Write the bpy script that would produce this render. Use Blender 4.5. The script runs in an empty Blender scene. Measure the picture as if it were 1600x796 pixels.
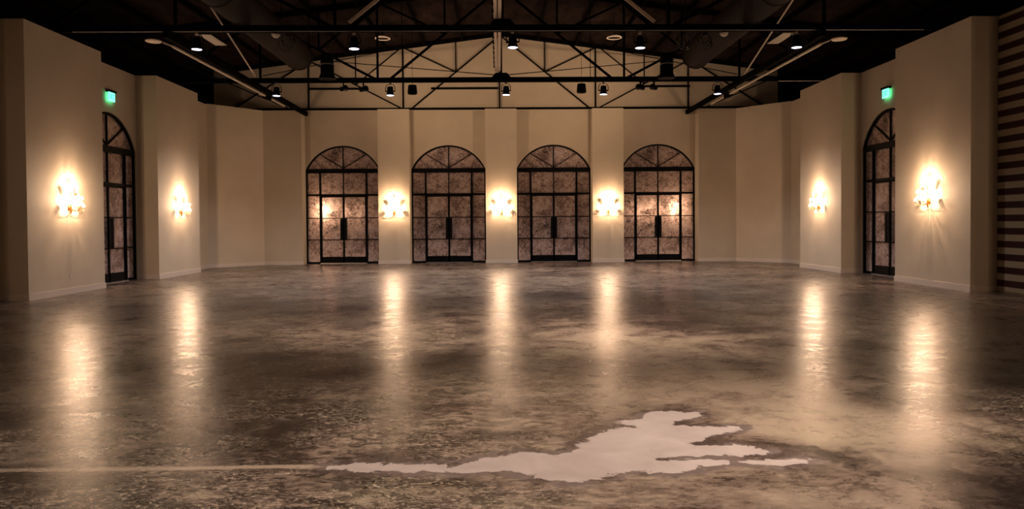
import bpy, bmesh, math, random
import numpy as np
from mathutils import Vector, Matrix

C = bpy.context.scene.collection
scene = bpy.context.scene
PI = math.pi
rnd = random.Random(7)

# ------------------------------------------------------------------ camera, world, exposure
F_PX, PITCH, YAW, ROLL = 1170.0, 0.01926, 0.0183, 0.00751
fw = Vector((math.sin(YAW), math.cos(YAW), 0)); rt = Vector((math.cos(YAW), -math.sin(YAW), 0)); up = Vector((0, 0, 1))
fw2 = fw * math.cos(PITCH) - up * math.sin(PITCH); up2 = up * math.cos(PITCH) + fw * math.sin(PITCH)
r3 = rt * math.cos(ROLL) - up2 * math.sin(ROLL); u3 = up2 * math.cos(ROLL) + rt * math.sin(ROLL)
cam_data = bpy.data.cameras.new('camera'); cam = bpy.data.objects.new('camera', cam_data); C.objects.link(cam)
cam.matrix_world = Matrix(((r3.x, u3.x, -fw2.x, -0.134), (r3.y, u3.y, -fw2.y, 0), (r3.z, u3.z, -fw2.z, 1.6), (0, 0, 0, 1)))
cam_data.sensor_width = 36; cam_data.sensor_fit = 'HORIZONTAL'; cam_data.lens = F_PX / 1600 * 36
cam_data.shift_y = -27.75 / 1600; cam_data.clip_start = 0.05; cam_data.clip_end = 200
scene.camera = cam
world = bpy.data.worlds.new('world'); scene.world = world; world.use_nodes = True
world.node_tree.nodes['Background'].inputs[0].default_value = (0.02, 0.015, 0.012, 1)
world.node_tree.nodes['Background'].inputs[1].default_value = 0.2
vs = scene.view_settings
vs.view_transform = 'Standard'; vs.look = 'None'; vs.exposure = 1.08; vs.gamma = 1.0; vs.use_curve_mapping = False
scene.cycles.sample_clamp_indirect = 4.0
scene.cycles.max_bounces = 8
SCONCE_W = 23.0          # watts per point light in a sconce (three each)
SPOT_W = 260.0           # stage cans, near truss
SPOT_FAR_W = 430.0       # middle truss
FRONT_FILL_W = 1050.0     # unseen cans added to brighten the foreground, narrower beams
SCONCE_COL = (1.0, 0.66, 0.42)
SPOT_COL = (1.0, 0.92, 0.95)
FRONT_COL = (1.0, 0.84, 0.72)
HEAD_W = 125.0           # beams added to the small heads to brighten the gable

# ------------------------------------------------------------------ main dimensions (metres)
N = 29.97                # plane of the back wall and its doors
PF = 29.42               # front of the back piers
NX = 10.77               # plane of the side walls and their doors
PX = 10.16               # front of the side piers
HW = 6.0                 # height of the partition walls
MOD = [(3.86, 6.93), (10.0, 13.07), (16.14, 19.24), (22.30, 25.34)]   # side piers, along the hall
SIDE_DOOR_Y = 20.77
BACK_DOORS = (-6.30, -2.10, 2.10, 6.30)
T_NEAR, T_FAR = 17.6, 23.8
def roof_z(x): return 9.17 - 0.13 * abs(x)
DA, DS, DT = 1.48, 3.74, 4.70          # door half width, springing, apex
DR = (DA * DA + (DT - DS) ** 2) / (2 * (DT - DS)); DCZ = DT - DR
def arch_z(x, grow=0.0):
    r = DR + grow
    return DCZ + math.sqrt(max(r * r - x * x, 0))

# ------------------------------------------------------------------ helpers
class MB:
    def __init__(s): s.bm = bmesh.new()
    def box(s, x0, x1, y0, y1, z0, z1, M=None):
        v = [s.bm.verts.new((x, y, z)) for x in (x0, x1) for y in (y0, y1) for z in (z0, z1)]
        for f in ((0, 1, 3, 2), (4, 6, 7, 5), (0, 4, 5, 1), (2, 3, 7, 6), (0, 2, 6, 4), (1, 5, 7, 3)):
            s.bm.faces.new([v[i] for i in f])
        if M: 
            for a in v: a.co = M @ a.co
        return s
    def tube(s, pts, r, n=8, close=True):
        pts = [Vector(p) for p in pts]; rr = r if isinstance(r, (list, tuple)) else [r] * len(pts)
        rings = []; ref = None
        for i, p in enumerate(pts):
            d = (pts[min(i + 1, len(pts) - 1)] - pts[max(i - 1, 0)]).normalized()
            if ref is None:
                ref = Vector((0, 0, 1)) if abs(d.z) < 0.9 else Vector((1, 0, 0))
            a = d.cross(ref).normalized(); b = d.cross(a).normalized(); ref = b.cross(d).normalized() if False else ref
            rings.append([s.bm.verts.new(p + (a * math.cos(2 * PI * k / n) + b * math.sin(2 * PI * k / n)) * rr[i]) for k in range(n)])
        for i in range(len(rings) - 1):
            for k in range(n):
                s.bm.faces.new((rings[i][k], rings[i][(k + 1) % n], rings[i + 1][(k + 1) % n], rings[i + 1][k]))
        if close:
            s.bm.faces.new(rings[0][::-1]); s.bm.faces.new(rings[-1])
        return s
    def bar(s, p, q, w, h, side=Vector((0, 1, 0))):          # rectangular bar; w across, h along 'side'
        p, q = Vector(p), Vector(q); d = (q - p).normalized(); b = side - d * side.dot(d); b.normalize(); a = d.cross(b)
        v = []
        for c in (p, q):
            for sa, sb in ((-1, -1), (1, -1), (1, 1), (-1, 1)):
                v.append(s.bm.verts.new(c + a * sa * w / 2 + b * sb * h / 2))
        for f in ((0, 3, 2, 1), (4, 5, 6, 7), (0, 1, 5, 4), (1, 2, 6, 5), (2, 3, 7, 6), (3, 0, 4, 7)):
            s.bm.faces.new([v[i] for i in f])
        return s
    def lathe(s, prof, n=20, o=(0, 0, 0), M=None):
        o = Vector(o); rings = []
        for r, z in prof:
            rings.append([s.bm.verts.new(o + Vector((r * math.cos(2 * PI * k / n), r * math.sin(2 * PI * k / n), z))) for k in range(n)])
        for i in range(len(rings) - 1):
            for k in range(n):
                s.bm.faces.new((rings[i][k], rings[i][(k + 1) % n], rings[i + 1][(k + 1) % n], rings[i + 1][k]))
        s.bm.faces.new(rings[0][::-1]); s.bm.faces.new(rings[-1])
        if M:
            for rg in rings:
                for v in rg: v.co = M @ v.co
        return s
    def prism(s, poly, z0, z1):
        a = [s.bm.verts.new((x, y, z0)) for x, y in poly]; b = [s.bm.verts.new((x, y, z1)) for x, y in poly]
        s.bm.faces.new(a[::-1]); s.bm.faces.new(b)
        for i in range(len(poly)):
            j = (i + 1) % len(poly); s.bm.faces.new((a[i], a[j], b[j], b[i]))
        return s
    def quadprism(s, poly, y0, y1):                        # polygon in the x-z plane, given depth in y
        a = [s.bm.verts.new((x, y0, z)) for x, z in poly]; b = [s.bm.verts.new((x, y1, z)) for x, z in poly]
        s.bm.faces.new(a); s.bm.faces.new(b[::-1])
        for i in range(len(poly)):
            j = (i + 1) % len(poly); s.bm.faces.new((a[j], a[i], b[i], b[j]))
        return s
    def build(s, name, mat, parent=None, smooth=False, kind=None, bevel=0):
        bmesh.ops.recalc_face_normals(s.bm, faces=s.bm.faces)
        me = bpy.data.meshes.new(name); s.bm.to_mesh(me); s.bm.free(); me.materials.append(mat)
        if smooth:
            for p in me.polygons: p.use_smooth = True
            me.set_sharp_from_angle(angle=math.radians(40))
        o = bpy.data.objects.new(name, me); C.objects.link(o)
        if parent: o.parent = parent
        if kind: o['kind'] = kind
        if bevel:
            m = o.modifiers.new('bevel', 'BEVEL'); m.width = bevel; m.segments = 2; m.limit_method = 'ANGLE'
        return o

def thing(name, label, cat, loc=(0, 0, 0), rz=0.0, group=None, kind=None):
    o = bpy.data.objects.new(name, None); C.objects.link(o); o.empty_display_size = 0.2
    o.location = loc; o.rotation_euler = (0, 0, rz)
    tag(o, label, cat, group, kind); return o
def tag(o, label=None, cat=None, group=None, kind=None):
    if label: o['label'] = label
    if cat: o['category'] = cat
    if group: o['group'] = group
    if kind: o['kind'] = kind
    return o
kids = {}
def children_of(o): return [c for c in list(C.objects) if c.parent == o]
def copy_tree(o, parent=None):
    c = o.copy(); C.objects.link(c)
    if parent: c.parent = parent
    for ch in children_of(o): copy_tree(ch, c)
    return c
def dup(src, loc, rz, label, group=None):
    c = copy_tree(src); c.location = loc; c.rotation_euler = (0, 0, rz); c['label'] = label
    if group: c['group'] = group
    return c

# ------------------------------------------------------------------ materials
def mat(name, col, rough=0.5, metal=0.0, emit=None, es=0.0, spec=0.5):
    m = bpy.data.materials.new(name); m.use_nodes = True; b = m.node_tree.nodes['Principled BSDF']
    b.inputs['Base Color'].default_value = (*col, 1); b.inputs['Roughness'].default_value = rough
    b.inputs['Metallic'].default_value = metal; b.inputs['Specular IOR Level'].default_value = spec
    if emit: b.inputs['Emission Color'].default_value = (*emit, 1); b.inputs['Emission Strength'].default_value = es
    return m
def nd(m, t, **kw):
    n = m.node_tree.nodes.new(t)
    for k, v in kw.items():
        if k.startswith('_'): setattr(n, k[1:], v)
        else: n.inputs[k.replace('_', ' ')].default_value = v
    return n
def lk(m, a, b): m.node_tree.links.new(a, b)
def coords(m, scale=(1, 1, 1)):
    t = nd(m, 'ShaderNodeTexCoord'); mp = nd(m, 'ShaderNodeMapping'); mp.inputs['Scale'].default_value = scale
    lk(m, t.outputs['Object'], mp.inputs['Vector']); return mp.outputs['Vector']
def ramp(m, src, stops):
    r = nd(m, 'ShaderNodeValToRGB'); e = r.color_ramp.elements
    while len(e) < len(stops): e.new(0.5)
    for i, (p, c) in enumerate(stops):
        e[i].position = p; e[i].color = (*c, 1) if len(c) == 3 else c
    lk(m, src, r.inputs[0]); return r.outputs[0]
def noise(m, vec, scale, detail=4, rough=0.55, dist=0.0):
    n = nd(m, 'ShaderNodeTexNoise', Scale=scale, Detail=detail, Roughness=rough, Distortion=dist); lk(m, vec, n.inputs['Vector']); return n.outputs['Fac']
def bump(m, src, strength, dist=0.01):
    b = nd(m, 'ShaderNodeBump', Strength=strength, Distance=dist); lk(m, src, b.inputs['Height'])
    lk(m, b.outputs[0], m.node_tree.nodes['Principled BSDF'].inputs['Normal']); return b

def plaster(name, a, b):
    m = mat(name, a, 0.75, spec=0.25); v = coords(m)
    n = noise(m, v, 1.3, 6, 0.6); col = ramp(m, n, [(0.3, a), (0.7, b)])
    lk(m, col, m.node_tree.nodes['Principled BSDF'].inputs['Base Color'])
    bump(m, noise(m, v, 34, 5, 0.6), 0.25, 0.004); return m
M_WALL = plaster('cream_plaster', (0.55, 0.46, 0.345), (0.61, 0.51, 0.385))
M_TRIM = mat('cream_gloss_paint', (0.66, 0.56, 0.47), 0.4)
M_SHELL = mat('black_painted_metal_wall', (0.002, 0.002, 0.0025), 0.8, spec=0.2)
M_BLACK = mat('black_steel', (0.003, 0.0026, 0.0026), 0.85, 0.0, spec=0.03)
M_IRON = mat('black_iron', (0.003, 0.003, 0.0035), 0.5, 0.0, spec=0.08)
M_PALE = mat('pale_painted_steel', (0.88, 0.72, 0.54), 0.55)
M_GALV = mat('galvanised_steel', (0.42, 0.38, 0.34), 0.4, 0.8)
M_BRASS = mat('antique_brass', (0.55, 0.26, 0.08), 0.32, 0.9)
M_SILL = mat('aluminium_threshold', (0.6, 0.6, 0.6), 0.3, 0.9)
M_LIGHTPANEL = mat('white_diffuser_off', (0.75, 0.66, 0.55), 0.6)
# roof lining: dark, dusty, faint seams
M_ROOF = mat('dark_roof_lining', (0.03, 0.02, 0.017), 0.95, spec=0.03)
v = coords(M_ROOF, (1, 0.35, 1)); n_ = noise(M_ROOF, v, 3.0, 6, 0.65)
lk(M_ROOF, ramp(M_ROOF, n_, [(0.3, (0.008, 0.005, 0.0045)), (0.75, (0.034, 0.022, 0.019))]), M_ROOF.node_tree.nodes['Principled BSDF'].inputs['Base Color'])
bump(M_ROOF, n_, 0.4, 0.03)
M_DUCT = mat('dark_spiral_duct', (0.022, 0.015, 0.013), 0.7, spec=0.08)
v = coords(M_DUCT); wv = nd(M_DUCT, 'ShaderNodeTexWave', Scale=2.2, Distortion=0.2); wv.bands_direction = 'Y'; lk(M_DUCT, v, wv.inputs['Vector']); bump(M_DUCT, wv.outputs['Fac'], 0.3, 0.01)
# antiqued mirror glass
M_MIRROR = mat('antiqued_mirror_glass', (0.5, 0.38, 0.33), 0.2, 0.45, spec=0.7)
b_ = M_MIRROR.node_tree.nodes['Principled BSDF']; v = coords(M_MIRROR)
n1 = noise(M_MIRROR, v, 9, 9, 0.78, 1.4); n2 = noise(M_MIRROR, v, 2.0, 4, 0.6, 0.4)
mx = nd(M_MIRROR, 'ShaderNodeMath', _operation='MULTIPLY_ADD'); lk(M_MIRROR, n2, mx.inputs[0]); mx.inputs[1].default_value = 0.45; 
sb = nd(M_MIRROR, 'ShaderNodeMath', _operation='SUBTRACT'); lk(M_MIRROR, n1, sb.inputs[0]); sb.inputs[1].default_value = 0.22; lk(M_MIRROR, sb.outputs[0], mx.inputs[2])
fac = mx.outputs[0]
lk(M_MIRROR, ramp(M_MIRROR, fac, [(0.36, (0.03, 0.018, 0.016)), (0.44, (0.26, 0.17, 0.145)), (0.50, (0.70, 0.51, 0.45)), (0.64, (0.95, 0.76, 0.69))]), b_.inputs['Base Color'])
lk(M_MIRROR, ramp(M_MIRROR, fac, [(0.36, (0.5,) * 3), (0.46, (0.16,) * 3), (0.68, (0.09,) * 3)]), b_.inputs['Roughness'])
bump(M_MIRROR, noise(M_MIRROR, v, 3, 3, 0.5), 0.05, 0.02)
# sconce glass: gives off light itself
M_GLOW = mat('lit_glass_blossom', (0.5, 0.42, 0.32), 0.4, emit=(1.0, 0.78, 0.52), es=2.2)
M_GLOW.cycles.emission_sampling = 'NONE'
M_CRYSTAL = mat('clear_crystal_drop', (0.9, 0.75, 0.55), 0.1, spec=0.8)
M_LENS = mat('lit_spotlight_lens', (0.8, 0.8, 0.9), 0.3, emit=(0.80, 0.74, 1.0), es=4.0); M_LENS.cycles.emission_sampling = 'NONE'
M_EXIT = mat('green_edge_lit_acrylic', (0.1, 0.6, 0.35), 0.3, emit=(0.10, 0.95, 0.42), es=2.0)
M_EXITL = mat('dark_green_lettering', (0.01, 0.18, 0.08), 0.5, emit=(0.02, 0.30, 0.12), es=0.6)
# striped wall
M_STRIPE = mat('maroon_and_cream_stripes', (0.5, 0.4, 0.3), 0.7, spec=0.25)
t = nd(M_STRIPE, 'ShaderNodeTexCoord'); sx = nd(M_STRIPE, 'ShaderNodeSeparateXYZ'); lk(M_STRIPE, t.outputs['Object'], sx.inputs[0])
d_ = nd(M_STRIPE, 'ShaderNodeMath', _operation='DIVIDE'); lk(M_STRIPE, sx.outputs['Z'], d_.inputs[0]); d_.inputs[1].default_value = 0.2815
f_ = nd(M_STRIPE, 'ShaderNodeMath', _operation='FRACT'); lk(M_STRIPE, d_.outputs[0], f_.inputs[0])
lk(M_STRIPE, ramp(M_STRIPE, f_.outputs[0], [(0.0, (0.36, 0.285, 0.18)), (0.46, (0.36, 0.285, 0.18)), (0.50, (0.034, 0.007, 0.006)), (0.97, (0.034, 0.007, 0.006)), (1.0, (0.36, 0.285, 0.18))]), M_STRIPE.node_tree.nodes['Principled BSDF'].inputs['Base Color'])

# ------------------------------------------------------------------ floor: stained, sealed concrete with a bare patch
PATCH = [(-1.32, 4.90), (-1.234, 4.95), (-1.10, 4.99), (-0.903, 4.955), (-0.478, 4.935), (-0.46, 4.90), (-0.34, 4.94), (-0.24, 5.06), (-0.10, 5.12), (0.082, 5.17), (0.17, 5.15), (0.25, 5.10),
         (0.36, 5.17), (0.427, 5.26), (0.403, 5.34), (0.50, 5.42), (0.62, 5.60), (0.68, 5.71), (0.811, 5.79), (0.95, 5.74), (0.93, 5.80), (0.789, 5.90), (0.86, 5.97), (1.02, 6.02), (1.08, 6.20),
         (1.20, 6.24), (1.316, 6.25), (1.41, 6.20), (1.523, 6.22), (1.53, 6.12), (1.42, 6.00), (1.28, 5.93), (1.22, 5.86), (1.34, 5.76), (1.50, 5.76), (1.70, 5.75), (1.71, 5.66), (1.62, 5.60), (1.45, 5.52), (1.30, 5.36), (1.20, 5.31),
         (1.25, 5.28), (1.50, 5.28), (1.66, 5.24), (1.80, 5.12), (1.66, 5.045), (1.30, 5.04), (1.10, 5.035), (0.92, 4.985), (0.93, 4.965), (1.15, 4.985), (1.35, 4.955), (1.45, 4.94), (1.40, 4.93),
         (1.60, 4.925), (1.75, 4.955), (1.95, 4.945), (1.90, 4.89), (1.72, 4.82), (1.60, 4.85), (1.42, 4.90), (1.20, 4.82), (1.05, 4.745), (0.96, 4.70), (0.85, 4.71), (0.76, 4.75), (0.66, 4.74),
         (0.55, 4.66), (0.40, 4.59), (0.25, 4.575), (0.15, 4.62), (0.03, 4.71), (-0.10, 4.79), (-0.25, 4.775), (-0.467, 4.76), (-0.62, 4.80), (-0.887, 4.80), (-1.10, 4.83)]
STAIN_SHEEN = [  # (x, y, rx, ry, value) value < 0 darker, > 0 paler tan, far ones painted reflection
    (-4.8, 6.3, 1.6, .9, -.9), (-3.0, 4.5, 1.0, .30, -.8), (-2.0, 5.6, .9, .45, -.6), (-2.4, 6.8, .6, .5, -.5), (-1.4, 6.3, .6, .5, -.75), (-1.3, 8.6, 1.6, .8, -.6), (-3.2, 8.6, .8, .6, -.35),
    (-3.0, 13.2, 1.6, .9, -.45), (-4.5, 14.5, 2.0, .8, -.35), (0.6, 13.0, 1.6, 1.0, -.6), (-1.6, 11.0, 1.6, .7, -.1), (4.4, 9.0, 1.3, 1.0, -1.0), (5.4, 7.4, 1.2, 1.0, -.85), (3.4, 12.5, 1.6, 1.3, -.6),
    (6.2, 10.5, 1.8, 1.6, -.8), (2.2, 16, 3.0, 1.2, -.5), (-8.0, 13.5, 2.4, 3.0, -.7), (7.8, 14.0, 1.5, 2.0, -.6), (3.1, 4.15, .75, .45, -1.3), (3.6, 5.0, .8, .5, -.8), (6.5, 5.2, 2, 1.5, -.8), (-3.1, 10.8, 1.6, .7, .25), (-0.6, 10.0, 2.0, .8, .35),
    (1.9, 9.2, 1.5, 1.2, .7), (0.2, 7.2, 1.3, .7, .6), (2.2, 7.2, 1.2, .9, .8), (-.3, 5.9, .8, .5, .55), (1.4, 4.3, 1.8, .4, .45), (3.0, 5.6, 1.0, .6, .5), (-0.6, 4.35, 1.0, .25, .2), (-3.4, 7.0, .9, .5, .25),
    (-2, 20, 5, 3, .5), (-3, 16.5, 3, 1, .4), (4, 20, 5, 2.2, .2), (0, 25, 8, 2, .25), (-.12, 5.62, .3, .12, -.9)]  # far pale blobs paint in the doors' reflection
xs = np.unique(np.concatenate([np.arange(-14, -4, .5), np.arange(-4, -1.5, .05), np.arange(-1.5, 2.2, .016), np.arange(2.2, 5, .08), np.arange(5, 14.01, .5)]).round(4))
ys = np.unique(np.concatenate([np.arange(-8, 4.4, .4), np.arange(4.4, 6.45, .016), np.arange(6.45, 9, .08), np.arange(9, 20, .25), np.arange(20, 30.6, .5), [30.6]]).round(4))
GX, GY = np.meshgrid(xs, ys)
P = np.stack([GX.ravel(), GY.ravel()], 1)
def signed_distance(P, poly):
    A = np.array(poly); B = np.roll(A, -1, 0); d2 = np.full(len(P), 1e9); ins = np.zeros(len(P), bool)
    for a, b in zip(A, B):
        e = b - a; w = P - a; tt = np.clip((w @ e) / (e @ e), 0, 1); q = w - tt[:, None] * e; d2 = np.minimum(d2, (q ** 2).sum(1))
        c = (a[1] > P[:, 1]) != (b[1] > P[:, 1]); xi = a[0] + (P[:, 1] - a[1]) / (e[1] if abs(e[1]) > 1e-9 else 1e-9) * e[0]; ins ^= c & (P[:, 0] < xi)
    return np.sqrt(d2) * np.where(ins, 1, -1)
near = (P[:, 0] > -2.5) & (P[:, 0] < 3.2) & (P[:, 1] > 3.6) & (P[:, 1] < 7.4)
sd = np.full(len(P), -1.0); sd[near] = signed_distance(P[near], PATCH)
stain_sheen = np.zeros(len(P))
for x, y, rx, ry, val in STAIN_SHEEN: stain_sheen += val * np.exp(-(((P[:, 0] - x) / rx) ** 2 + ((P[:, 1] - y) / ry) ** 2))
nx, ny = len(xs), len(ys)
fi = (np.arange(ny - 1)[:, None] * nx + np.arange(nx - 1)[None, :]).ravel()
faces = np.stack([fi, fi + 1, fi + 1 + nx, fi + nx], 1)
me = bpy.data.meshes.new('floor'); me.from_pydata([(float(a), float(b), 0.0) for a, b in P], [], faces.tolist())
for nm, arr in (('bare', np.clip(sd, -1, 1)), ('stain_sheen', stain_sheen)):
    at = me.attributes.new(nm, 'FLOAT', 'POINT'); at.data.foreach_set('value', arr.astype(np.float32))
floor = bpy.data.objects.new('floor', me); C.objects.link(floor)
tag(floor, 'mottled brown stained concrete floor with a glossy seal and a pale bare patch', 'floor', None, 'structure')
M_FLOOR = mat('stained_sealed_concrete', (0.2, 0.15, 0.1), 0.2, spec=0.5); m = M_FLOOR; me.materials.append(m)
bs = m.node_tree.nodes['Principled BSDF']; v = coords(m)
def math_(op, a, b=None, c=None, clamp=False):
    n = nd(m, 'ShaderNodeMath', _operation=op); n.use_clamp = clamp
    for i, q in enumerate((a, b, c)):
        if q is None: continue
        if isinstance(q, (int, float)): n.inputs[i].default_value = q
        else: lk(m, q, n.inputs[i])
    return n.outputs[0]
def mixc(f, a, b, mode='MIX'):
    n = nd(m, 'ShaderNodeMix', _data_type='RGBA', _blend_type=mode)
    for i, q in ((0, f), (6, a), (7, b)):
        if isinstance(q, (int, float)): n.inputs[i].default_value = q
        elif isinstance(q, tuple): n.inputs[i].default_value = (*q, 1)
        else: lk(m, q, n.inputs[i])
    return n.outputs[2]
a_b = nd(m, 'ShaderNodeAttribute', _attribute_name='bare').outputs['Fac']
a_s = nd(m, 'ShaderNodeAttribute', _attribute_name='stain_sheen').outputs['Fac']
big = noise(m, v, 0.55, 7, 0.62, 0.9); mid = noise(m, v, 2.6, 8, 0.66, 0.6)
mp = nd(m, 'ShaderNodeMapping'); mp.inputs['Rotation'].default_value = (0, 0, 0.5); mp.inputs['Scale'].default_value = (1, 2.0, 1); lk(m, v, mp.inputs['Vector'])
fine = noise(m, mp.outputs[0], 11, 9, 0.72, 1.2)
tone = math_('ADD', math_('MULTIPLY', math_('SUBTRACT', big, 0.5), 1.5), math_('MULTIPLY', math_('SUBTRACT', mid, 0.5), 1.0))
tone = math_('ADD', tone, math_('MULTIPLY', a_s, 0.50)); tone = math_('ADD', tone, 0.5)
tone = math_('ADD', tone, math_('MULTIPLY', math_('SUBTRACT', fine, 0.5), 0.9))
base = ramp(m, tone, [(0.18, (0.009, 0.005, 0.004)), (0.40, (0.042, 0.026, 0.019)), (0.60, (0.150, 0.103, 0.075)), (0.92, (0.290, 0.213, 0.150))])
# pale trowel flecks, strongest where the stain is dark
fleck = ramp(m, noise(m, mp.outputs[0], 13, 10, 0.78, 2.2), [(0.52, (0,) * 3), (0.58, (1,) * 3)])
zone = ramp(m, noise(m, v, 0.9, 3, 0.5), [(0.38, (0,) * 3), (0.52, (1,) * 3)])
sxyz = nd(m, 'ShaderNodeSeparateXYZ'); lk(m, v, sxyz.inputs[0])
left = math_('SMOOTH_MIN', math_('MULTIPLY_ADD', sxyz.outputs['X'], -0.50, 0.70, clamp=True), 1.0, 0.1)
left = math_('MAXIMUM', left, math_('MULTIPLY', math_('MULTIPLY_ADD', sxyz.outputs['X'], 0.7, -2.0, clamp=True), 0.8))
fl = math_('MULTIPLY', math_('MULTIPLY', fleck, zone), math_('MULTIPLY_ADD', left, 0.92, 0.08))
# dark scuffed blotches, mostly on the left
bl = ramp(m, noise(m, mp.outputs[0], 4.2, 9, 0.74, 1.0), [(0.46, (1,) * 3), (0.54, (0,) * 3)])
base = mixc(math_('MULTIPLY', bl, math_('MULTIPLY_ADD', left, 0.80, 0.10)), base, (0.016, 0.010, 0.007))
base = mixc(math_('MULTIPLY', fl, 0.8), base, (0.50, 0.38, 0.28))
# greenish acid stain
gz = math_('MULTIPLY', ramp(m, noise(m, v, 0.9, 4, 0.6, 0.5), [(0.5, (0,) * 3), (0.65, (1,) * 3)]), 0.28)
base = mixc(gz, base, mixc(1.0, base, (0.72, 0.9, 0.62), 'MULTIPLY'))
# joint line across the floor: pale filler
wob = math_('MULTIPLY', math_('SUBTRACT', mid, 0.5), 0.05)
lv = math_('ABSOLUTE', math_('ADD', math_('SUBTRACT', sxyz.outputs['Y'], 4.93), wob))
wl = math_('SMOOTH_MIN', math_('MULTIPLY_ADD', sxyz.outputs['X'], -5.0, -5.6, clamp=True), 1.0, 0.05)
joint = math_('MULTIPLY', ramp(m, lv, [(0.022, (1,) * 3), (0.048, (0,) * 3)]), wl)
base = mixc(math_('MULTIPLY', joint, 0.85), base, (0.31, 0.23, 0.165))
# fine saw-cut joint in the far right of the floor
jl = math_('ABSOLUTE', math_('SUBTRACT', sxyz.outputs['X'], 9.15)); jm = ramp(m, jl, [(0.02, (1,) * 3), (0.06, (0,) * 3)])
base = mixc(math_('MULTIPLY', jm, 0.5), base, (0.34, 0.26, 0.19))
# dark halo and the bare patch itself
rag = noise(m, v, 7.5, 7, 0.68, 0.5)
edge = math_('ADD', math_('ADD', a_b, math_('MULTIPLY', math_('SUBTRACT', rag, 0.5), 0.26)), math_('ADD', math_('MULTIPLY', math_('SUBTRACT', fine, 0.5), 0.06), 0.0))
halo = math_('MULTIPLY', ramp(m, math_('ADD', math_('ADD', a_b, math_('MULTIPLY', math_('SUBTRACT', rag, 0.5), 0.5)), 0.5), [(0.40, (0,) * 3), (0.45, (1,) * 3)]), 0.85)
base = mixc(halo, base, (0.058, 0.038, 0.032))
film = math_('MULTIPLY', ramp(m, math_('ADD', math_('ADD', a_b, math_('MULTIPLY', math_('SUBTRACT', mid, 0.47), 0.8)), 0.5), [(0.475, (0,) * 3), (0.50, (1,) * 3)]), ramp(m, math_('ADD', a_b, 0.5), [(0.36, (0,) * 3), (0.40, (1,) * 3)]))
base = mixc(math_('MULTIPLY', film, 0.35), base, (0.19, 0.142, 0.125))
bare = ramp(m, math_('ADD', edge, 0.5), [(0.497, (0,) * 3), (0.503, (1,) * 3)])
pc = ramp(m, mid, [(0.3, (0.26, 0.200, 0.175)), (0.7, (0.35, 0.280, 0.248))])
pc = mixc(math_('MULTIPLY', ramp(m, fine, [(0.30, (1,) * 3), (0.40, (0,) * 3)]), 0.5), pc, (0.17, 0.125, 0.105))
base = mixc(bare, base, pc)
lk(m, base, bs.inputs['Base Color'])
ro = ramp(m, math_('ADD', math_('MULTIPLY', mid, 0.6), math_('MULTIPLY', fine, 0.4)), [(0.3, (0.21,) * 3), (0.7, (0.36,) * 3)])
rr = nd(m, 'ShaderNodeMix', _data_type='FLOAT'); lk(m, bare, rr.inputs[0]); lk(m, ro, rr.inputs[2]); rr.inputs[3].default_value = 0.5
lk(m, rr.outputs[0], bs.inputs['Roughness'])
bump(m, math_('ADD', mid, math_('MULTIPLY', fine, 0.35)), 0.16, 0.02)

# ------------------------------------------------------------------ walls
def arched_panel(mb, c, x0, x1, z1f, y0, y1, M=None):
    """wall panel between x0 and x1 with an arched opening centred on c; local frame, room side at y0"""
    n0 = len(mb.bm.verts); K = 28
    if c - DA > x0 + .001: mb.quadprism([(x0, 0), (c - DA, 0), (c - DA, z1f(c - DA)), (x0, z1f(x0))], y0, y1)
    if x1 > c + DA + .001: mb.quadprism([(c + DA, 0), (x1, 0), (x1, z1f(x1)), (c + DA, z1f(c + DA))], y0, y1)
    for k in range(K):
        a = -DA + 2 * DA * k / K; b = -DA + 2 * DA * (k + 1) / K
        mb.quadprism([(c + a, arch_z(a)), (c + b, arch_z(b)), (c + b, z1f(c + b)), (c + a, z1f(c + a))], y0, y1)
    mb.bm.verts.ensure_lookup_table()
    if M:
        for i in range(n0, len(mb.bm.verts)): mb.bm.verts[i].co = M @ mb.bm.verts[i].co
gb = MB()                                                          # back wall with its gable, piers and splayed corners
xr = (-11.35, -4.2, 0, 4.2, 11.13)
for c, x0, x1 in zip(BACK_DOORS, xr[:-1], xr[1:]): arched_panel(gb, c, x0, x1, roof_z, N, N + .3)
for c in (-4.203, 0, 4.203): gb.box(c - .614, c + .614, PF, N + .1, 0, 6.06)
for s in (-1, 1):
    gb.prism([(s * 7.782, N + .1), (s * 7.782, PF), (s * 9.27, PF), (s * 10.77, 27.68), (s * 10.98, 27.90), (s * 9.40, N - .15), (s * 9.3, N + .1)], 0, 6.03)
tag(gb.build('wall_back', M_WALL), 'cream gabled back wall with piers between its four arched doors', 'wall', None, 'structure')
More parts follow.
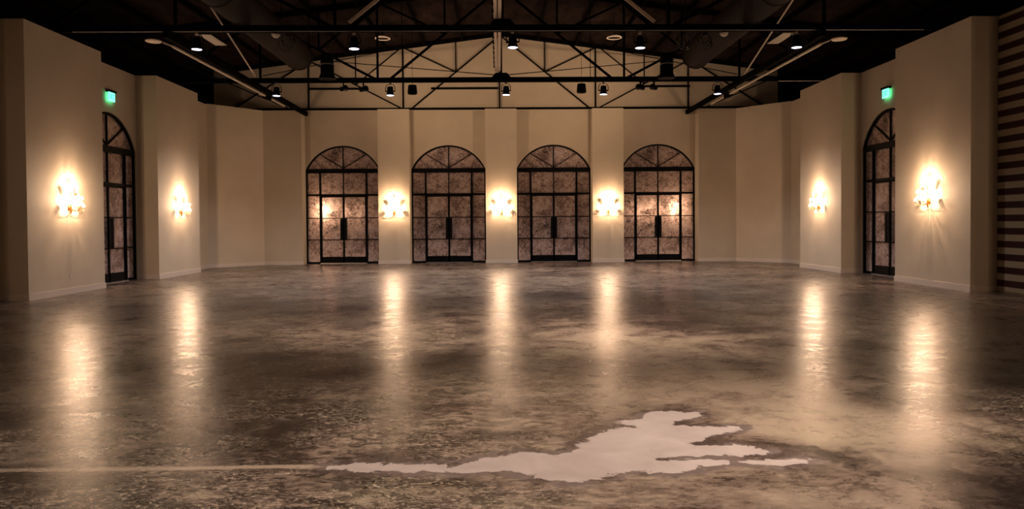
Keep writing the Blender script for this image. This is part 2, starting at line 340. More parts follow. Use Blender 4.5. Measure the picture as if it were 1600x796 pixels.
for s, nm in ((-1, 'left'), (1, 'right')):
    wb = MB()
    # local frame: x runs along the hall, room side at y = 0; rotate into place
    M = Matrix.Translation((s * NX, SIDE_DOOR_Y, 0)) @ Matrix.Rotation(-s * PI / 2, 4, 'Z')
    lo, hi = (27.68 - SIDE_DOOR_Y), (-8 - SIDE_DOOR_Y)
    x0, x1 = (hi, lo) if s < 0 else (-lo, -hi)
    arched_panel(wb, 0, x0, x1, lambda x: HW, 0, .25, M)
    for y0, y1 in MOD:
        wb.box(min(s * PX, s * (NX + .1)), max(s * PX, s * (NX + .1)), y0, y1, 0, HW)
    tag(wb.build('wall_' + nm, M_WALL), 'cream %s side wall with deep rectangular piers' % nm, 'wall', None, 'structure')
    bb = MB()
    for y0, y1 in MOD:                                             # baseboard round each pier and along the niches
        bb.box(min(s * PX, s * (PX - .018)), max(s * PX, s * (PX - .018)), y0 - .018, y1 + .018, 0, .14)
        for ya, yb in ((y0 - .018, y0), (y1, y1 + .018)): bb.box(min(s * PX, s * NX), max(s * PX, s * NX), ya, yb, 0, .14)
    bb.box(min(s * (NX - .018), s * NX), max(s * (NX - .018), s * NX), 25.36, 27.67, 0, .14)
    if s < 0: bb.box(-NX, -NX + .018, 13.09, 16.12, 0, .14)
    tag(bb.build('baseboard_' + nm, M_TRIM), 'painted baseboard along the %s side wall and its piers' % nm, 'baseboard', None, 'structure')
bb = MB()
for c in (-4.203, 0, 4.203): bb.box(c - .632, c + .632, PF - .018, PF, 0, .14)
for s in (-1, 1):
    bb.prism([(s * 7.76, PF), (s * 7.76, PF - .018), (s * 9.262, PF - .018), (s * 10.75, 27.675), (s * 10.765, 27.69), (s * 9.27, PF)], 0, .14)
tag(bb.build('baseboard_back', M_TRIM), 'painted baseboard along the back wall piers', 'baseboard', None, 'structure')
sw = MB().box(NX - .03, NX, 13.09, 16.12, .04, HW - .01).build('wall_striped', M_STRIPE)
tag(sw, 'maroon and cream horizontally striped wall section at the right edge', 'wall', None, 'structure')

# dark outer shell and roof
sh = MB(); sh.box(-14.2, -14, -8, 30.6, 0, 7.6); tag(sh.build('wall_outer_left', M_SHELL), 'black outer wall beyond the left partition', 'wall', None, 'structure')
sh = MB(); sh.box(14, 14.2, -8, 30.6, 0, 7.6); tag(sh.build('wall_outer_right', M_SHELL), 'black outer wall beyond the right partition', 'wall', None, 'structure')
sh = MB()
sh.quadprism([(-14, 0), (14, 0), (14, roof_z(14) + .05), (0, roof_z(0) + .05), (-14, roof_z(14) + .05)], 30.4, 30.6)
tag(sh.build('wall_outer_back', M_SHELL), 'black outer wall behind the gable', 'wall', None, 'structure')
sh = MB(); sh.quadprism([(-14, 0), (14, 0), (14, roof_z(14) + .05), (0, roof_z(0) + .05), (-14, roof_z(14) + .05)], -8.2, -8)
tag(sh.build('wall_front', M_WALL), 'cream wall behind the camera', 'wall', None, 'structure')
rf = MB()
for s in (-1, 1): rf.quadprism([(0, roof_z(0)), (s * 14.2, roof_z(14.2)), (s * 14.2, roof_z(14.2) + .15), (0, roof_z(0) + .15)], -8, 30.6)
ceil = tag(rf.build('ceiling', M_ROOF), 'dark low pitched roof lining above the steel trusses', 'ceiling', None, 'structure')
for k in range(-8, 9):
    if k == 0: continue
    x = k * 1.5; z = roof_z(x)
    MB().box(x - .035, x + .035, -7.9, 29.9, z - .16, z - .01).build('purlin', M_BLACK, ceil)

# ------------------------------------------------------------------ arched doors (structure)
def ring_arc(mb, r0, r1, y0, y1, half):
    K = 28; th = math.asin(min(half / DR, 1)); pts = []
    for k in range(K + 1):
        a = -th + 2 * th * k / K
        pts.append((math.sin(a), math.cos(a)))
    for (s0, c0), (s1, c1) in zip(pts[:-1], pts[1:]):
        mb.quadprism([(r0 * s0, DCZ + r0 * c0), (r0 * s1, DCZ + r0 * c1), (r1 * s1, DCZ + r1 * c1), (r1 * s0, DCZ + r1 * c0)], y0, y1)
def make_door(n, loc, rz, label):
    d = thing('door_%d' % n, label, 'door', loc, rz, None, 'structure')
    f = MB(); f.box(-DA, -DA + .055, -.02, .12, 0, DS + .02); f.box(DA - .055, DA, -.02, .12, 0, DS + .02)
    ring_arc(f, DR - .06, DR, -.02, .12, DA); f.build('door_frame', M_IRON, d)
    MB().box(-DA + .03, DA - .03, -.03, .12, 3.61, 3.785).build('transom_bar', M_IRON, d)
    MB().box(-DA + .05, DA - .05, -.02, .10, 2.70, 2.78).build('head_rail', M_IRON, d)
    for s in (-1, 1):
        MB().box(s * .92 - .032, s * .92 + .032, -.02, .11, 0, 3.62).build('mullion', M_IRON, d)
    g = MB()                                                       # glazing bars of the fanlight, upper row and sidelights
    g.box(-.018, .018, 0, .09, 2.78, DT - .03)
    for s in (-1, 1): g.bar((0, .045, 3.80), (s * .93, .045, DCZ + math.sqrt((DR - .03) ** 2 - .93 ** 2)), .03, .08)
    for s in (-1, 1):
        for z in (1.82, .955): g.box(min(s * .95, s * 1.43), max(s * .95, s * 1.43), 0, .09, z - .018, z + .018)
        g.box(min(s * .95, s * 1.43), max(s * .95, s * 1.43), 0, .10, .0, .075)
    g.build('glazing_bars', M_IRON, d)
    # mirror glass: fanlight, upper lights, sidelights
    K = 26; p = []
    for k in range(K + 1):
        a = (DA - .03) - 2 * (DA - .03) * k / K; p.append((a, DCZ + math.sqrt((DR - .03) ** 2 - a * a)))
    MB().quadprism([(-DA + .03, 3.74), (DA - .03, 3.74)] + p, .045, .055).build('fanlight_glass', M_MIRROR, d)
    MB().box(-.90, .90, .045, .055, 2.76, 3.64).build('upper_glass', M_MIRROR, d)
    for s in (-1, 1): MB().box(min(s * .94, s * 1.44), max(s * .94, s * 1.44), .045, .055, .05, 3.64).build('sidelight_glass', M_MIRROR, d)
    for s in (-1, 1):
        lf = MB(); a, b = .006, .885
        def sb(u0, u1, z0, z1, y0=.0, y1=.07): lf.box(min(s * u0, s * u1), max(s * u0, s * u1), y0, y1, z0, z1)
        sb(a, a + .03, .04, 2.69); sb(b - .03, b, .04, 2.69); sb(a, b, 2.65, 2.69)
        sb(a, b, 1.805, 1.835); sb(a, b, .94, .97); sb(a, b, .04, .275)
        L = lf.build('door_leaf', M_IRON, d)
        MB().box(min(s * .02, s * .87), max(s * .02, s * .87), .03, .04, .25, 2.67).build('leaf_glass', M_MIRROR, L)
        h = MB(); h.box(min(s * .025, s * .125), max(s * .025, s * .125), -.075, -.05, .95, 1.80)
        for z in (1.05, 1.70): h.box(s * .075 - .02, s * .075 + .02, -.055, .01, z - .02, z + .02)
        h.build('pull_handle', M_IRON, L)
    MB().box(-.92, .92, -.06, .11, 0, .03).build('threshold', M_SILL, d)
    return d
make_door(1, (BACK_DOORS[0], N + .05, 0), 0, 'arched black iron double door with mirror panes at far left of the back wall')
for i, (c, lb) in enumerate(zip(BACK_DOORS[1:], ('arched black iron double door, second from left in the back wall', 'arched black iron double door, third from left in the back wall', 'arched black iron double door at far right of the back wall'))):
    make_door(i + 2, (c, N + .05, 0), 0, lb)
make_door(5, (-NX - .05, SIDE_DOOR_Y, 0), PI / 2, 'arched black iron door in the left side wall')
make_door(6, (NX + .05, SIDE_DOOR_Y, 0), -PI / 2, 'arched black iron door in the right side wall')

# ------------------------------------------------------------------ roof trusses
def make_truss(name, label, thin):
    t = thing(name, label, 'truss', (0, 0, 6.12), 0, 'steel roof trusses across the hall')
    ch = .075 if thin else .15; w = .055 if thin else .065; dg = .05 if thin else .075
    zt = lambda x: roof_z(x) - 6.12 - .10
    X = 11.0 if thin else 13.2
    MB().box(-X, X, -.06, .06, -ch / 2, ch / 2).build('bottom_chord', M_BLACK, t)
    c = MB()
    for s in (-1, 1): c.bar((0, 0, zt(0)), (s * X, 0, zt(X)), .16, .12)
    c.build('top_chord', M_BLACK, t)
    for x in (-7.58, -3.9, 0, 3.9, 7.58) if not thin else (-7.6, -3.87, -.04, 3.79, 7.5):
        MB().box(x - w / 2, x + w / 2, -.03, .03, 0, zt(x)).build('post', M_BLACK, t)
    for s in (-1, 1):
        for (xa, xb) in ((0, 3.55), (7.58, 3.9)):                  # main diagonals and the struts that meet them half way
            p, q = Vector((s * xa, 0, zt(xa) - .05)), Vector((s * xb, 0, 0))
            MB().bar(p, q, dg, .05).build('diagonal', M_BLACK, t)
            mid = (p + q) / 2
            MB().bar((s * 3.9, 0, zt(3.9)), mid, dg * .8, .05).build('sub_diagonal', M_BLACK, t)
            MB().bar(mid, (mid.x, 0, zt(mid.x)), dg * .8, .05).build('sub_post', M_BLACK, t)
        p, q = Vector((s * 7.58, 0, zt(7.58) - .05)), Vector((s * 10.6, 0, 0))
        MB().bar(p, q, dg, .05).build('diagonal', M_BLACK, t)
    if not thin:
        for zc in (0, None):
            g = MB()
            if zc is not None: g.quadprism([(-.32, .06), (.32, .06), (.18, .22), (-.18, .22)], -.02, .02)
            else: g.quadprism([(-.42, zt(0)), (.42, zt(0)), (.2, zt(0) - .38), (-.2, zt(0) - .38)], -.02, .02)
            g.build('gusset_plate', M_BLACK, t)
    return t
tn = make_truss('roof_truss', 'black steel roof truss nearest the camera, its chord near the top of the picture', False)
tn.location = (0, T_NEAR, 6.14)
dup(tn, (0, T_FAR, 6.12), 0, 'black steel roof truss in the middle, carrying the second row of stage spotlights')
dup(tn, (0, 11.4, 6.14), 0, 'black steel roof truss overhead, above the top edge of the picture')
dup(tn, (0, 5.2, 6.14), 0, 'black steel roof truss almost above the camera')
tg = make_truss('roof_truss', 'slender black steel truss set against the gable of the back wall', True); tg.location = (0, N - .07, 6.14)
# struts beside the gable truss
tb = MB(); tb.box(-7.6, -5.5, -.03, .03, -.04, .04); o = tb.build('strut', M_BLACK); o.location = (0, N - .16, 6.93)
tag(o, 'short horizontal black strut across the left end of the gable truss', 'strut', 'struts across the gable truss')
tb = MB(); tb.box(-2.75, -.1, -.03, .03, -.04, .04); o = tb.build('strut', M_BLACK); o.location = (0, N - .16, 6.93)
tag(o, 'short horizontal black strut beside the centre post of the gable truss', 'strut', 'struts across the gable truss')
tb = MB(); tb.box(5.4, 7.55, -.03, .03, -.04, .04); o = tb.build('strut', M_BLACK); o.location = (0, N - .16, 6.98)
tag(o, 'short horizontal black strut across the right end of the gable truss', 'strut', 'struts across the gable truss')

# longitudinal beams, centre twin pipe, side pipes, bracing rods
for s, sd_, x in ((-1, 'left', -7.70), (1, 'right', 7.45)):
    b = MB(); b.box(x - .06, x + .06, T_NEAR - .3, N - .02, 5.88, 5.90); b.box(x - .06, x + .06, T_NEAR - .3, N - .02, 6.02, 6.04); b.box(x - .045, x + .045, T_NEAR - .3, N - .02, 5.895, 6.025)
    tag(b.build('steel_beam', M_BLACK), 'long black steel beam running the length of the hall on the %s' % sd_, 'beam', 'long beams under the trusses')
b = thing('strut_pipe', 'pale twin pipe running lengthwise down the centre line under the trusses', 'pipe', (-.115, 4, 6.40))
for dx in (-.052, .052): MB().tube([(dx, 0, 0), (dx, 19.7, 0)], .042, 12).build('pipe', M_PALE, b, True)
for k in range(16):
    y = .4 + (k + 16) * .6; MB().box(-.125, -.085, y - .015, y + .015, -.06, .05).build('cable_clip', M_BLACK, b)
for s, sd_, x in ((-1, 'left', -8.1), (1, 'right', 7.95)):
    b = thing('conduit_pipe', 'pale straight pipe beside the long %s beam, from a round plate to the back wall' % sd_, 'pipe', (x, 18.64, 5.995), 0, 'pale pipes beside the long beams')
    MB().tube([(0, 0, 0), (0, 9.6, .03)], .038, 12).build('pipe', M_PALE, b, True)
    MB().lathe([(.02, -.03), (.17, -.025), (.19, 0), (.12, .03), (.03, .05)], 24, (s * .26, -.45, .02)).build('round_plate', M_PALE, b, True)
    MB().tube([(0, 0, 0), (s * .1, -.3, .02)], .02, 8).build('elbow', M_PALE, b, True)
    MB().box(-.09, .09, 7.3, 7.75, -.06, .09).build('junction_box', M_BLACK, b)
    o = MB().tube([(x + s * .62, 20, 5.97), (x + s * .16, 29.3, 6.10)], .022, 8).build('conduit', M_BLACK, None, True)
    tag(o, 'thin black conduit slanting outside the pale %s pipe' % sd_, 'conduit', 'thin black conduits by the side pipes')
for s, sd_ in ((-1, 'left'), (1, 'right')):
    o = MB().tube([(s * 7.72, T_FAR - .05, 6.25), (s * 7.0, T_NEAR + .1, 7.0), (s * 6.3, 13.2, 7.5)], .022, 8).build('bracing_rod', M_PALE, None, True)
    tag(o, 'pale bracing rod rising toward the camera from the %s end of the middle truss' % sd_, 'rod', 'pale bracing rods')
    o = MB().tube([(s * .15, T_FAR, 6.27), (s * 6.9, N - .2, 8.02)], .016, 6).build('bracing_cable', M_BLACK, None, True)
    tag(o, 'thin dark cable from the middle truss centre up to the %s gable' % sd_, 'cable', 'thin cross bracing cables')
    o = MB().tube([(s * 7.5, T_FAR, 6.27), (s * 3.0, N - .15, 8.72)], .016, 6).build('bracing_cable', M_BLACK, None, True)
    tag(o, 'thin dark cable from the %s end of the middle truss toward the ridge' % sd_, 'cable', 'thin cross bracing cables')
    # pale bars laid over the lower part of the near truss diagonals
    o = MB().bar((s * 3.55, T_NEAR - .12, 6.25), (s * 2.55, T_NEAR - .12, 7.05), .07, .06).build('overlay_bar', M_PALE)
    tag(o, 'short pale bar laid over the near truss diagonal, %s of centre' % sd_, 'brace', 'pale bars over the near truss diagonals')
pp = MB().tube([(-9.9, T_NEAR - .1, 6.06), (9.9, T_NEAR - .1, 6.06)], .010, 8).build('conduit', M_GALV, None, True)
tag(pp, 'thin galvanised conduit along the underside of the near truss chord', 'conduit')
pp = MB().tube([(8.8, T_FAR - .09, 6.03), (12, T_FAR - .09, 6.03)], .014, 8).build('conduit', M_GALV, None, True)  # added rod stands in for light along the chord's underside
tag(pp, 'thin galvanised rod standing in for light under the right end of the middle truss chord', 'conduit')

# air ducts
for s, x, sd_ in ((-1, -6.05, 'left'), (1, 5.86, 'right')):
    d = thing('air_duct', 'big round dark air duct running lengthwise under the roof on the %s' % sd_, 'duct', (x, -6, 6.62), 0, 'round air ducts')
    prof = []; n = 60
    MB().tube([(0, k * 28.6 / 60, 0) for k in range(61)], .42, 36).build('duct_pipe', M_DUCT, d, True)
    for y in (28.5, 22.0, 15.0):
        MB().tube([(0, y, 0), (0, y + .08, 0)], .435, 36).build('duct_collar', M_DUCT, d, True)
    for y in (17.4, 23.4, 28.2):
        st = MB()
        for q in (-1, 1): st.box(q * .40 - .01, q * .40 + .01, y - .02, y + .02, .1, roof_z(x) - 6.62)
        st.build('hanger_strap', M_BLACK, d)

# ------------------------------------------------------------------ stage spotlights
def make_can(label):
    t = thing('stage_spotlight', label, 'spotlight', (0, 0, 0), 0, 'stage spotlights hung from the trusses')
    MB().lathe([(.05, .25), (.085, .24), (.095, .18), (.10, .05), (.125, .0), (.125, -.03), (.115, -.03), (.09, .02)], 24).build('lamp_body', M_IRON, t, True)
    y = MB()
    y.tube([(-.15, 0, .10), (-.15, 0, .22), (-.11, 0, .30), (0, 0, .325), (.11, 0, .30), (.15, 0, .22), (.15, 0, .10)], .012, 8)
    y.tube([(-.16, 0, .10), (-.09, 0, .10)], .02, 8); y.tube([(.09, 0, .10), (.16, 0, .10)], .02, 8)
    y.build('yoke', M_IRON, t, True)
    MB().box(-.03, .03, -.04, .04, .31, .40).build('clamp', M_GALV, t)
    MB().lathe([(.002, -.022), (.06, -.035), (.112, -.028), (.112, -.018)], 24).build('lens', M_LENS, t, True)
    L = bpy.data.lights.new('spotlight_beam', 'SPOT'); L.energy = SPOT_W; L.color = SPOT_COL; L.spot_size = math.radians(118); L.spot_blend = 1.0; L.shadow_soft_size = .10
    lo = bpy.data.objects.new('spotlight_beam', L); C.objects.link(lo); lo.parent = t; lo.location = (0, 0, -.06)
    return t
can = make_can('lit stage spotlight on the near truss, leftmost of its row'); can.location = (-7.10, T_NEAR, 5.70)
def relamp(root, energy, angle=None, blend=1.0, front=True):
    for ch in children_of(root):
        if ch.type == 'LIGHT':
            if energy <= 0: bpy.data.objects.remove(ch); continue
            ch.data = ch.data.copy(); ch.data.energy = energy
            if ch.data.type == 'SPOT': ch.data.spot_blend = blend
            if angle: 
                ch.data.spot_size = math.radians(angle)
                if front: ch.data.color = FRONT_COL
    return root
for x, z, lb in ((-3.46, 5.70, 'lit stage spotlight on the near truss, second from left'), (.24, 5.72, 'lit stage spotlight on the near truss, just right of the centre pipe'),
                 (3.23, 5.70, 'lit stage spotlight on the near truss, fourth from left'), (6.93, 5.70, 'lit stage spotlight on the near truss, rightmost of its row')):
    dup(can, (x, T_NEAR, z), rnd.uniform(-.4, .4), lb)
for x, lb in ((-7.08, 'lit stage spotlight on the middle truss, leftmost of its row'), (-3.51, 'lit stage spotlight on the middle truss, second from left'), (.15, 'lit stage spotlight on the middle truss, at the centre post'),
              (3.24, 'lit stage spotlight on the middle truss, fourth from left'), (6.88, 'lit stage spotlight on the middle truss, rightmost of its row')):
    relamp(dup(can, (x, T_FAR, 5.67), rnd.uniform(-.4, .4), lb), SPOT_FAR_W, 132, 1.0, False)
for x, lb in ((-7.1, 'stage spotlight above the picture, leftmost on the overhead truss'), (-3.4, 'stage spotlight above the picture, second from left on the overhead truss'), (.2, 'stage spotlight above the picture, central on the overhead truss'),
              (3.3, 'stage spotlight above the picture, fourth on the overhead truss'), (6.9, 'stage spotlight above the picture, rightmost on the overhead truss')):
    lit = FRONT_FILL_W * {-3.4: .45, .2: 1, 3.3: 1}.get(x, 0)  # lit cans on these unseen rows are added foreground fill
    relamp(dup(can, (x, 11.4, 5.70), 0, lb), lit, 76)
    relamp(dup(can, (x, 5.2, 5.70), 0, lb.replace('overhead truss', 'truss above the camera').replace('stage spotlight above the picture', 'stage spotlight out of the picture')), lit * .8, 72)
# small angled heads on the middle truss; their beams are added gable light
def make_head(label):
    t = thing('small_spotlight', label, 'spotlight', (0, 0, 0), 0, 'small spotlights aimed at the gable')
    aim = Vector((.30, .90, .28)).normalized(); Q = (-aim).to_track_quat('Z', 'Y'); M = Q.to_matrix().to_4x4()
    MB().lathe([(.04, .15), (.07, .14), (.08, -.08), (.10, -.13), (.08, -.13)], 18, M=M).build('lamp_body', M_IRON, t, True)
    MB().lathe([(.002, -.10), (.078, -.10), (.078, -.09)], 18, M=M).build('lens', M_LENS, t)
    MB().box(-.015, .015, -.03, .03, 0, .2).build('bracket', M_IRON, t)
    L = bpy.data.lights.new('gable_fill_beam', 'SPOT'); L.energy = HEAD_W; L.color = SCONCE_COL; L.spot_size = math.radians(110); L.spot_blend = 1; L.shadow_soft_size = .07
    lo = bpy.data.objects.new('gable_fill_beam', L); C.objects.link(lo); lo.parent = t; lo.location = aim * .16; lo.rotation_mode = 'QUATERNION'; lo.rotation_quaternion = Q
    return t
hd = make_head('small black spotlight seen from behind under the middle truss, near the left duct'); hd.location = (-4.98, T_FAR, 5.86)
dup(hd, (-4.35, T_FAR, 5.84), -.25, 'small black spotlight seen from behind under the middle truss, right of its left neighbour')
dup(hd, (4.42, T_FAR, 5.86), .85, 'added small black spotlight under the middle truss, left of the right duct')  # extra head, added to even out the gable light
dup(hd, (4.85, T_FAR, 5.86), .55, 'small black spotlight seen from behind under the middle truss, near the right duct')

# hanging speakers
def make_speaker(label):
    t = thing('pendant_speaker', label, 'speaker', (0, 0, 0), 0, 'small pendant speakers')
    MB().lathe([(.05, .29), (.125, .28), (.135, .24), (.155, .03), (.14, 0), (.10, .01)], 24).build('cabinet', M_IRON, t, True)
    MB().lathe([(.01, -.002), (.13, -.004), (.135, .012)], 24).build('grille', M_BLACK, t, True)
    MB().tube([(0, 0, .28), (0, 0, 1.15), (0, 0, 2.2)], .006, 6).build('cord', M_BLACK, t)
    return t
sp = make_speaker('black pendant speaker hanging below the middle truss, left of the centre post'); sp.location = (-2.80, T_FAR - .1, 5.66)
dup(sp, (2.53, T_FAR - .1, 5.68), 0, 'black pendant speaker hanging below the middle truss, right of the centre post')
def make_horn(label):
    t = thing('bell_speaker', label, 'speaker', (0, 0, 0), 0, 'bell shaped speakers by the duct ends')
    MB().lathe([(.04, .66), (.15, .65), (.19, .61), (.20, .34), (.20, .05), (.23, -.02), (.27, -.10), (.25, -.12), (.10, -.10)], 28).build('housing', M_IRON, t, True)
    MB().lathe([(.205, .345), (.225, .335), (.225, .315), (.205, .305)], 28).build('rim_ring', M_GALV, t, True)
    MB().tube([(-.06, 0, .65), (-.03, 0, .74), (0, 0, .80), (.03, 0, .74), (.06, 0, .65)], .012, 8).build('hanging_loop', M_GALV, t, True)
    MB().tube([(0, 0, .8), (0, 0, 2.33)], .006, 6).build('cord', M_BLACK, t)
    return t
hn = make_horn('large black bell shaped speaker in front of the left duct end'); hn.location = (-5.28, T_FAR - .9, 6.10)
dup(hn, (5.05, T_FAR - .9, 6.08), 0, 'large black bell shaped speaker in front of the right duct end')

# pale fixtures between the trusses
def make_disc(label):
    t = thing('ceiling_disc_light', label, 'ceiling light', (0, 0, 0), 0, 'flat round pendant lights before the gable')
    MB().lathe([(.14, .05), (.24, .04), (.265, .01), (.265, -.012), (.23, -.02), (.22, -.004)], 32).build('rim', M_LIGHTPANEL, t, True)
    MB().lathe([(.002, -.006), (.225, -.006), (.225, .004)], 32).build('diffuser', M_DUCT, t, True)
    MB().tube([(0, 0, .05), (0, 0, .60)], .012, 8).build('stem', M_BLACK, t)
    return t
ds = make_disc('flat round pendant light hanging left of the ridge, before the gable'); ds.location = (-4.08, 26.1, 8.0)
dup(ds, (3.95, 26.1, 8.0), 0, 'flat round pendant light hanging right of the ridge, before the gable')
def make_tray(label):
    t = thing('strip_light', label, 'ceiling light', (0, 0, 0), 0, 'unlit strip lights near the side walls')
    MB().box(-.17, .17, -.64, .64, 0, .02).build('diffuser', M_LIGHTPANEL, t)
    MB().box(-.15, .15, -.62, .62, .02, .09).build('housing', M_BLACK, t, bevel=.01)
    for y in (-.5, .5): MB().tube([(0, y, .09), (0, y, 1.05)], .006, 6).build('cord', M_BLACK, t)
    return t
ty = make_tray('pale unlit rectangular strip light hung above the left beam'); ty.location = (-8.44, 22.2, 7.0)
dup(ty, (8.30, 22.2, 7.0), 0, 'pale unlit rectangular strip light hung above the right beam')
def make_bowl(label):
    t = thing('dome_light', label, 'ceiling light', (0, 0, 0), 0, 'small pale domes under the near truss')
    MB().lathe([(.01, -.07), (.06, -.05), (.10, .0), (.10, .015), (.02, .02)], 20).build('dome', M_LIGHTPANEL, t, True)
    MB().box(-.03, .03, -.03, .03, .01, .06).build('bracket', M_BLACK, t)
    return t
bw = make_bowl('small pale dome light under the near truss chord, left of centre'); bw.location = (-5.27, T_NEAR, 6.0)
dup(bw, (5.21, T_NEAR, 6.0), 0, 'small pale dome light under the near truss chord, right of centre')
# coiled cables tied to the near truss
def coil(label, loc, seed):
    r = random.Random(seed); mb = MB()
    for k in range(4):
        R = .09 + .03 * k; c = Vector((r.uniform(-.04, .04), r.uniform(-.03, .03), -.12 - .02 * k)); ph = r.uniform(0, 3)
        mb.tube([c + Vector((R * math.cos(a), .25 * R * math.sin(a + ph), R * 1.1 * math.sin(a))) for a in [2 * PI * j / 18 for j in range(19)]], .010, 6)
    mb.box(-.015, .015, -.02, .02, -.05, .05)
    o = mb.build('cable_coil', mat('glossy_black_cable', (0.02, 0.018, 0.016), 0.15, spec=1.0) if 'glossy_black_cable' not in bpy.data.materials else bpy.data.materials['glossy_black_cable'], None, True)
    o.location = loc; tag(o, label, 'cable', 'coiled cables tied to the near truss')
coil('coiled black cable hanging from the near truss by the left duct', (-4.98, T_NEAR - .02, 6.0), 1)
coil('coiled black cable hanging from the near truss, inner one by the right duct', (4.25, T_NEAR - .02, 6.0), 2)
coil('coiled black cable hanging from the near truss, outer one by the right duct', (4.78, T_NEAR - .02, 6.0), 3)
# droplines behind the middle truss
for s, x, sd_ in ((-1, -3.15, 'left'), (1, 2.85, 'right')):
    o = MB().tube([(x, T_FAR + .2, 6.2), (x, T_FAR + .2, roof_z(x))], .012, 6).build('drop_line', M_BLACK); tag(o, 'thin vertical drop line to the middle truss, %s of centre' % sd_, 'cable', 'thin drop lines')

# ------------------------------------------------------------------ exit signs
def make_exit(label):
    t = thing('exit_sign', label, 'exit sign', (0, 0, 0), 0, 'green exit signs above the side doors')
    MB().box(-.19, .19, -.12, 0, .24, .30).build('housing', M_IRON, t, bevel=.008)
    MB().box(-.17, .17, -.075, -.065, 0, .245).build('panel', M_EXIT, t)
    L = MB(); y0, y1 = -.079, -.075; z0, z1, w = .055, .195, .018
    def stroke(p, q): L.bar((p[0], (y0 + y1) / 2, p[1]), (q[0], (y0 + y1) / 2, q[1]), w, .004)
    h = w / 2
    x = -.135; stroke((x, z0), (x, z1)); [stroke((x - h, z), (x + .055, z)) for z in (z0 + h, (z0 + z1) / 2, z1 - h)]
    x = -.055; stroke((x, z0), (x + .06, z1)); stroke((x + .06, z0), (x, z1))
    stroke((.042, z0), (.042, z1))
    x = .105; stroke((x, z0), (x, z1)); stroke((x - .038, z1 - h), (x + .038, z1 - h))
    L.build('lettering', M_EXITL, t)
    return t
ex = make_exit('glowing green EXIT sign above the arched door in the left wall'); ex.location = (-NX, SIDE_DOOR_Y + .02, 5.0); ex.rotation_euler = (0, 0, PI / 2)
dup(ex, (NX, SIDE_DOOR_Y, 5.0), -PI / 2, 'glowing green EXIT sign above the arched door in the right wall')

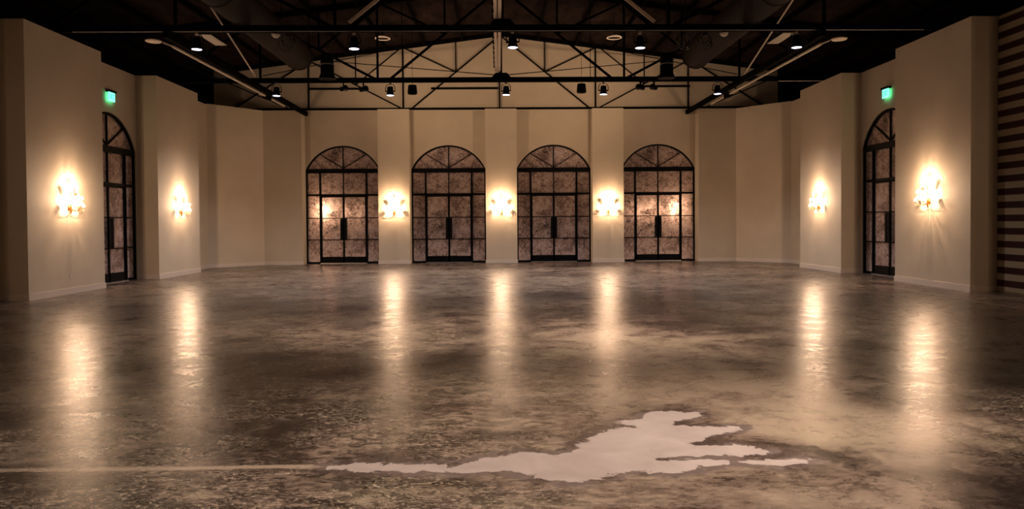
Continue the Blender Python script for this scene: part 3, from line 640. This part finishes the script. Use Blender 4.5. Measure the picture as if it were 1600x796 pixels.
# ------------------------------------------------------------------ wall sconces: branching brass with lit glass blossoms
BLOOMS = [(0, .09, .66), (-.12, .13, .55), (.12, .13, .55), (0, .19, .47), (-.20, .12, .37), (.20, .12, .37), (-.09, .25, .33), (.11, .25, .31),
          (-.30, .10, .16), (.30, .10, .16), (-.17, .25, .13), (.17, .25, .13), (0, .29, .18)]
def make_sconce(label):
    t = thing('wall_sconce', label, 'sconce', (0, 0, 0), 0, 'branching wall sconces with lit glass blossoms')
    R = Matrix.Rotation(PI / 2, 4, 'X')
    MB().lathe([(.005, .045), (.03, .043), (.05, .03), (.058, .012), (.058, 0)], 24, M=Matrix.Translation((0, 0, .09)) @ Matrix.Diagonal((.85, 1, 1.35, 1)) @ R).build('backplate', M_BRASS, t, True)
    MB().tube([(0, -.04, -.06), (0, -.055, 0), (0, -.06, .15), (0, -.05, .35), (0, -.06, .58)], [.012, .019, .013, .010, .006], 10).build('stem', M_BRASS, t, True)
    for k, (x, y, z) in enumerate(BLOOMS):
        r = random.Random(k)
        z0 = max(.05, z - .24 - .12 * math.hypot(x, y)); p0 = Vector((0, -.057, z0)); p3 = Vector((x, -y, z - .05))
        p1 = p0 + Vector((x * .35, -(y - .05) * .5, -.05)); p2 = p3 + Vector((0, 0, -.12))
        pts = [p0 * (1 - a) ** 3 + p1 * 3 * a * (1 - a) ** 2 + p2 * 3 * a * a * (1 - a) + p3 * a ** 3 for a in [j / 9 for j in range(10)]]
        a = MB().tube(pts, .0055, 6).build('arm', M_BRASS, t, True)
        MB().lathe([(.008, -.052), (.026, -.046), (.030, -.036), (.012, -.030)], 12, (x, -y, z)).build('candle_cup', M_BRASS, a, True)
        s = MB(); n = 6                                           # pointed blossom: six petals closing to a tip
        for q in range(n):
            th = 2 * PI * q / n + r.uniform(0, 1); cx, cy = math.cos(th), math.sin(th); tx, ty = -cy, cx
            pr = [(.008, -.034, .009), (.034, -.022, .017), (.026, .010, .013), (.005, .048, .003)]
            L_ = []
            for rad, h, wd in pr:
                L_.append([s.bm.verts.new((x + cx * rad + tx * wd * e, -y + cy * rad + ty * wd * e, z + h)) for e in (-1, 0, 1)])
                L_[-1][1].co += Vector((cx * .006, cy * .006, 0))
            for i in range(3):
                for e in range(2): s.bm.faces.new((L_[i][e], L_[i][e + 1], L_[i + 1][e + 1], L_[i + 1][e]))
        s.lathe([(.006, -.03), (.016, -.012), (.014, .012), (.003, .036)], 8, (x, -y, z)); s.build('glass_blossom', M_GLOW, a, True)
        if z < .4:
            MB().lathe([(.001, -.125), (.008, -.105), (.003, -.075), (.0015, -.052)], 6, (x, -y, z)).build('crystal_drop', M_CRYSTAL, a)
    for (x, y, z) in ((-.13, .22, .27), (.13, .22, .27), (0, .20, .60)):
        Lt = bpy.data.lights.new('sconce_glow', 'POINT'); Lt.energy = SCONCE_W; Lt.color = SCONCE_COL; Lt.shadow_soft_size = .012
        lo = bpy.data.objects.new('sconce_glow', Lt); C.objects.link(lo); lo.parent = t; lo.location = (x, -y, z)
    return t
SZ = 1.93
sc = make_sconce('lit branching sconce on the back wall pier left of centre'); sc.location = (-4.203, PF, SZ)
dup(sc, (0, PF, SZ), 0, 'lit branching sconce on the centre pier of the back wall')
dup(sc, (4.203, PF, SZ), 0, 'lit branching sconce on the back wall pier right of centre')
for y, a, b in ((17.69, 'lit branching sconce on the large left pier nearest the camera', 'lit branching sconce on the large right pier nearest the camera'),
                (23.82, 'lit branching sconce on the farther left pier, beyond the side door', 'lit branching sconce on the farther right pier, beyond the side door'),
                (11.54, 'lit branching sconce on the left wall, first one outside the frame', 'lit branching sconce on the right wall, first one outside the frame'),
                (5.40, 'lit branching sconce on the left wall beside the camera', 'lit branching sconce on the right wall beside the camera')):
    for q, c in ((dup(sc, (-PX, y, SZ), PI / 2, a), .16), (dup(sc, (PX, y, SZ), -PI / 2, b), .30)):
        if y < 16: relamp(q, SCONCE_W * c * 1.4)

# wall outlets
def make_outlet(label):
    t = thing('wall_outlet', label, 'outlet', (0, 0, 0), 0, 'white outlets low on the piers')
    MB().box(-.038, .038, -.008, 0, -.06, .06).build('cover_plate', M_TRIM, t, bevel=.002)
    for z in (-.027, .027): MB().box(-.018, .018, -.010, -.008, z - .015, z + .015).build('socket', M_LIGHTPANEL, t)
    return t
ot = make_outlet('white wall outlet low on the large left pier'); ot.location = (-PX, 17.72, .42); ot.rotation_euler = (0, 0, PI / 2)
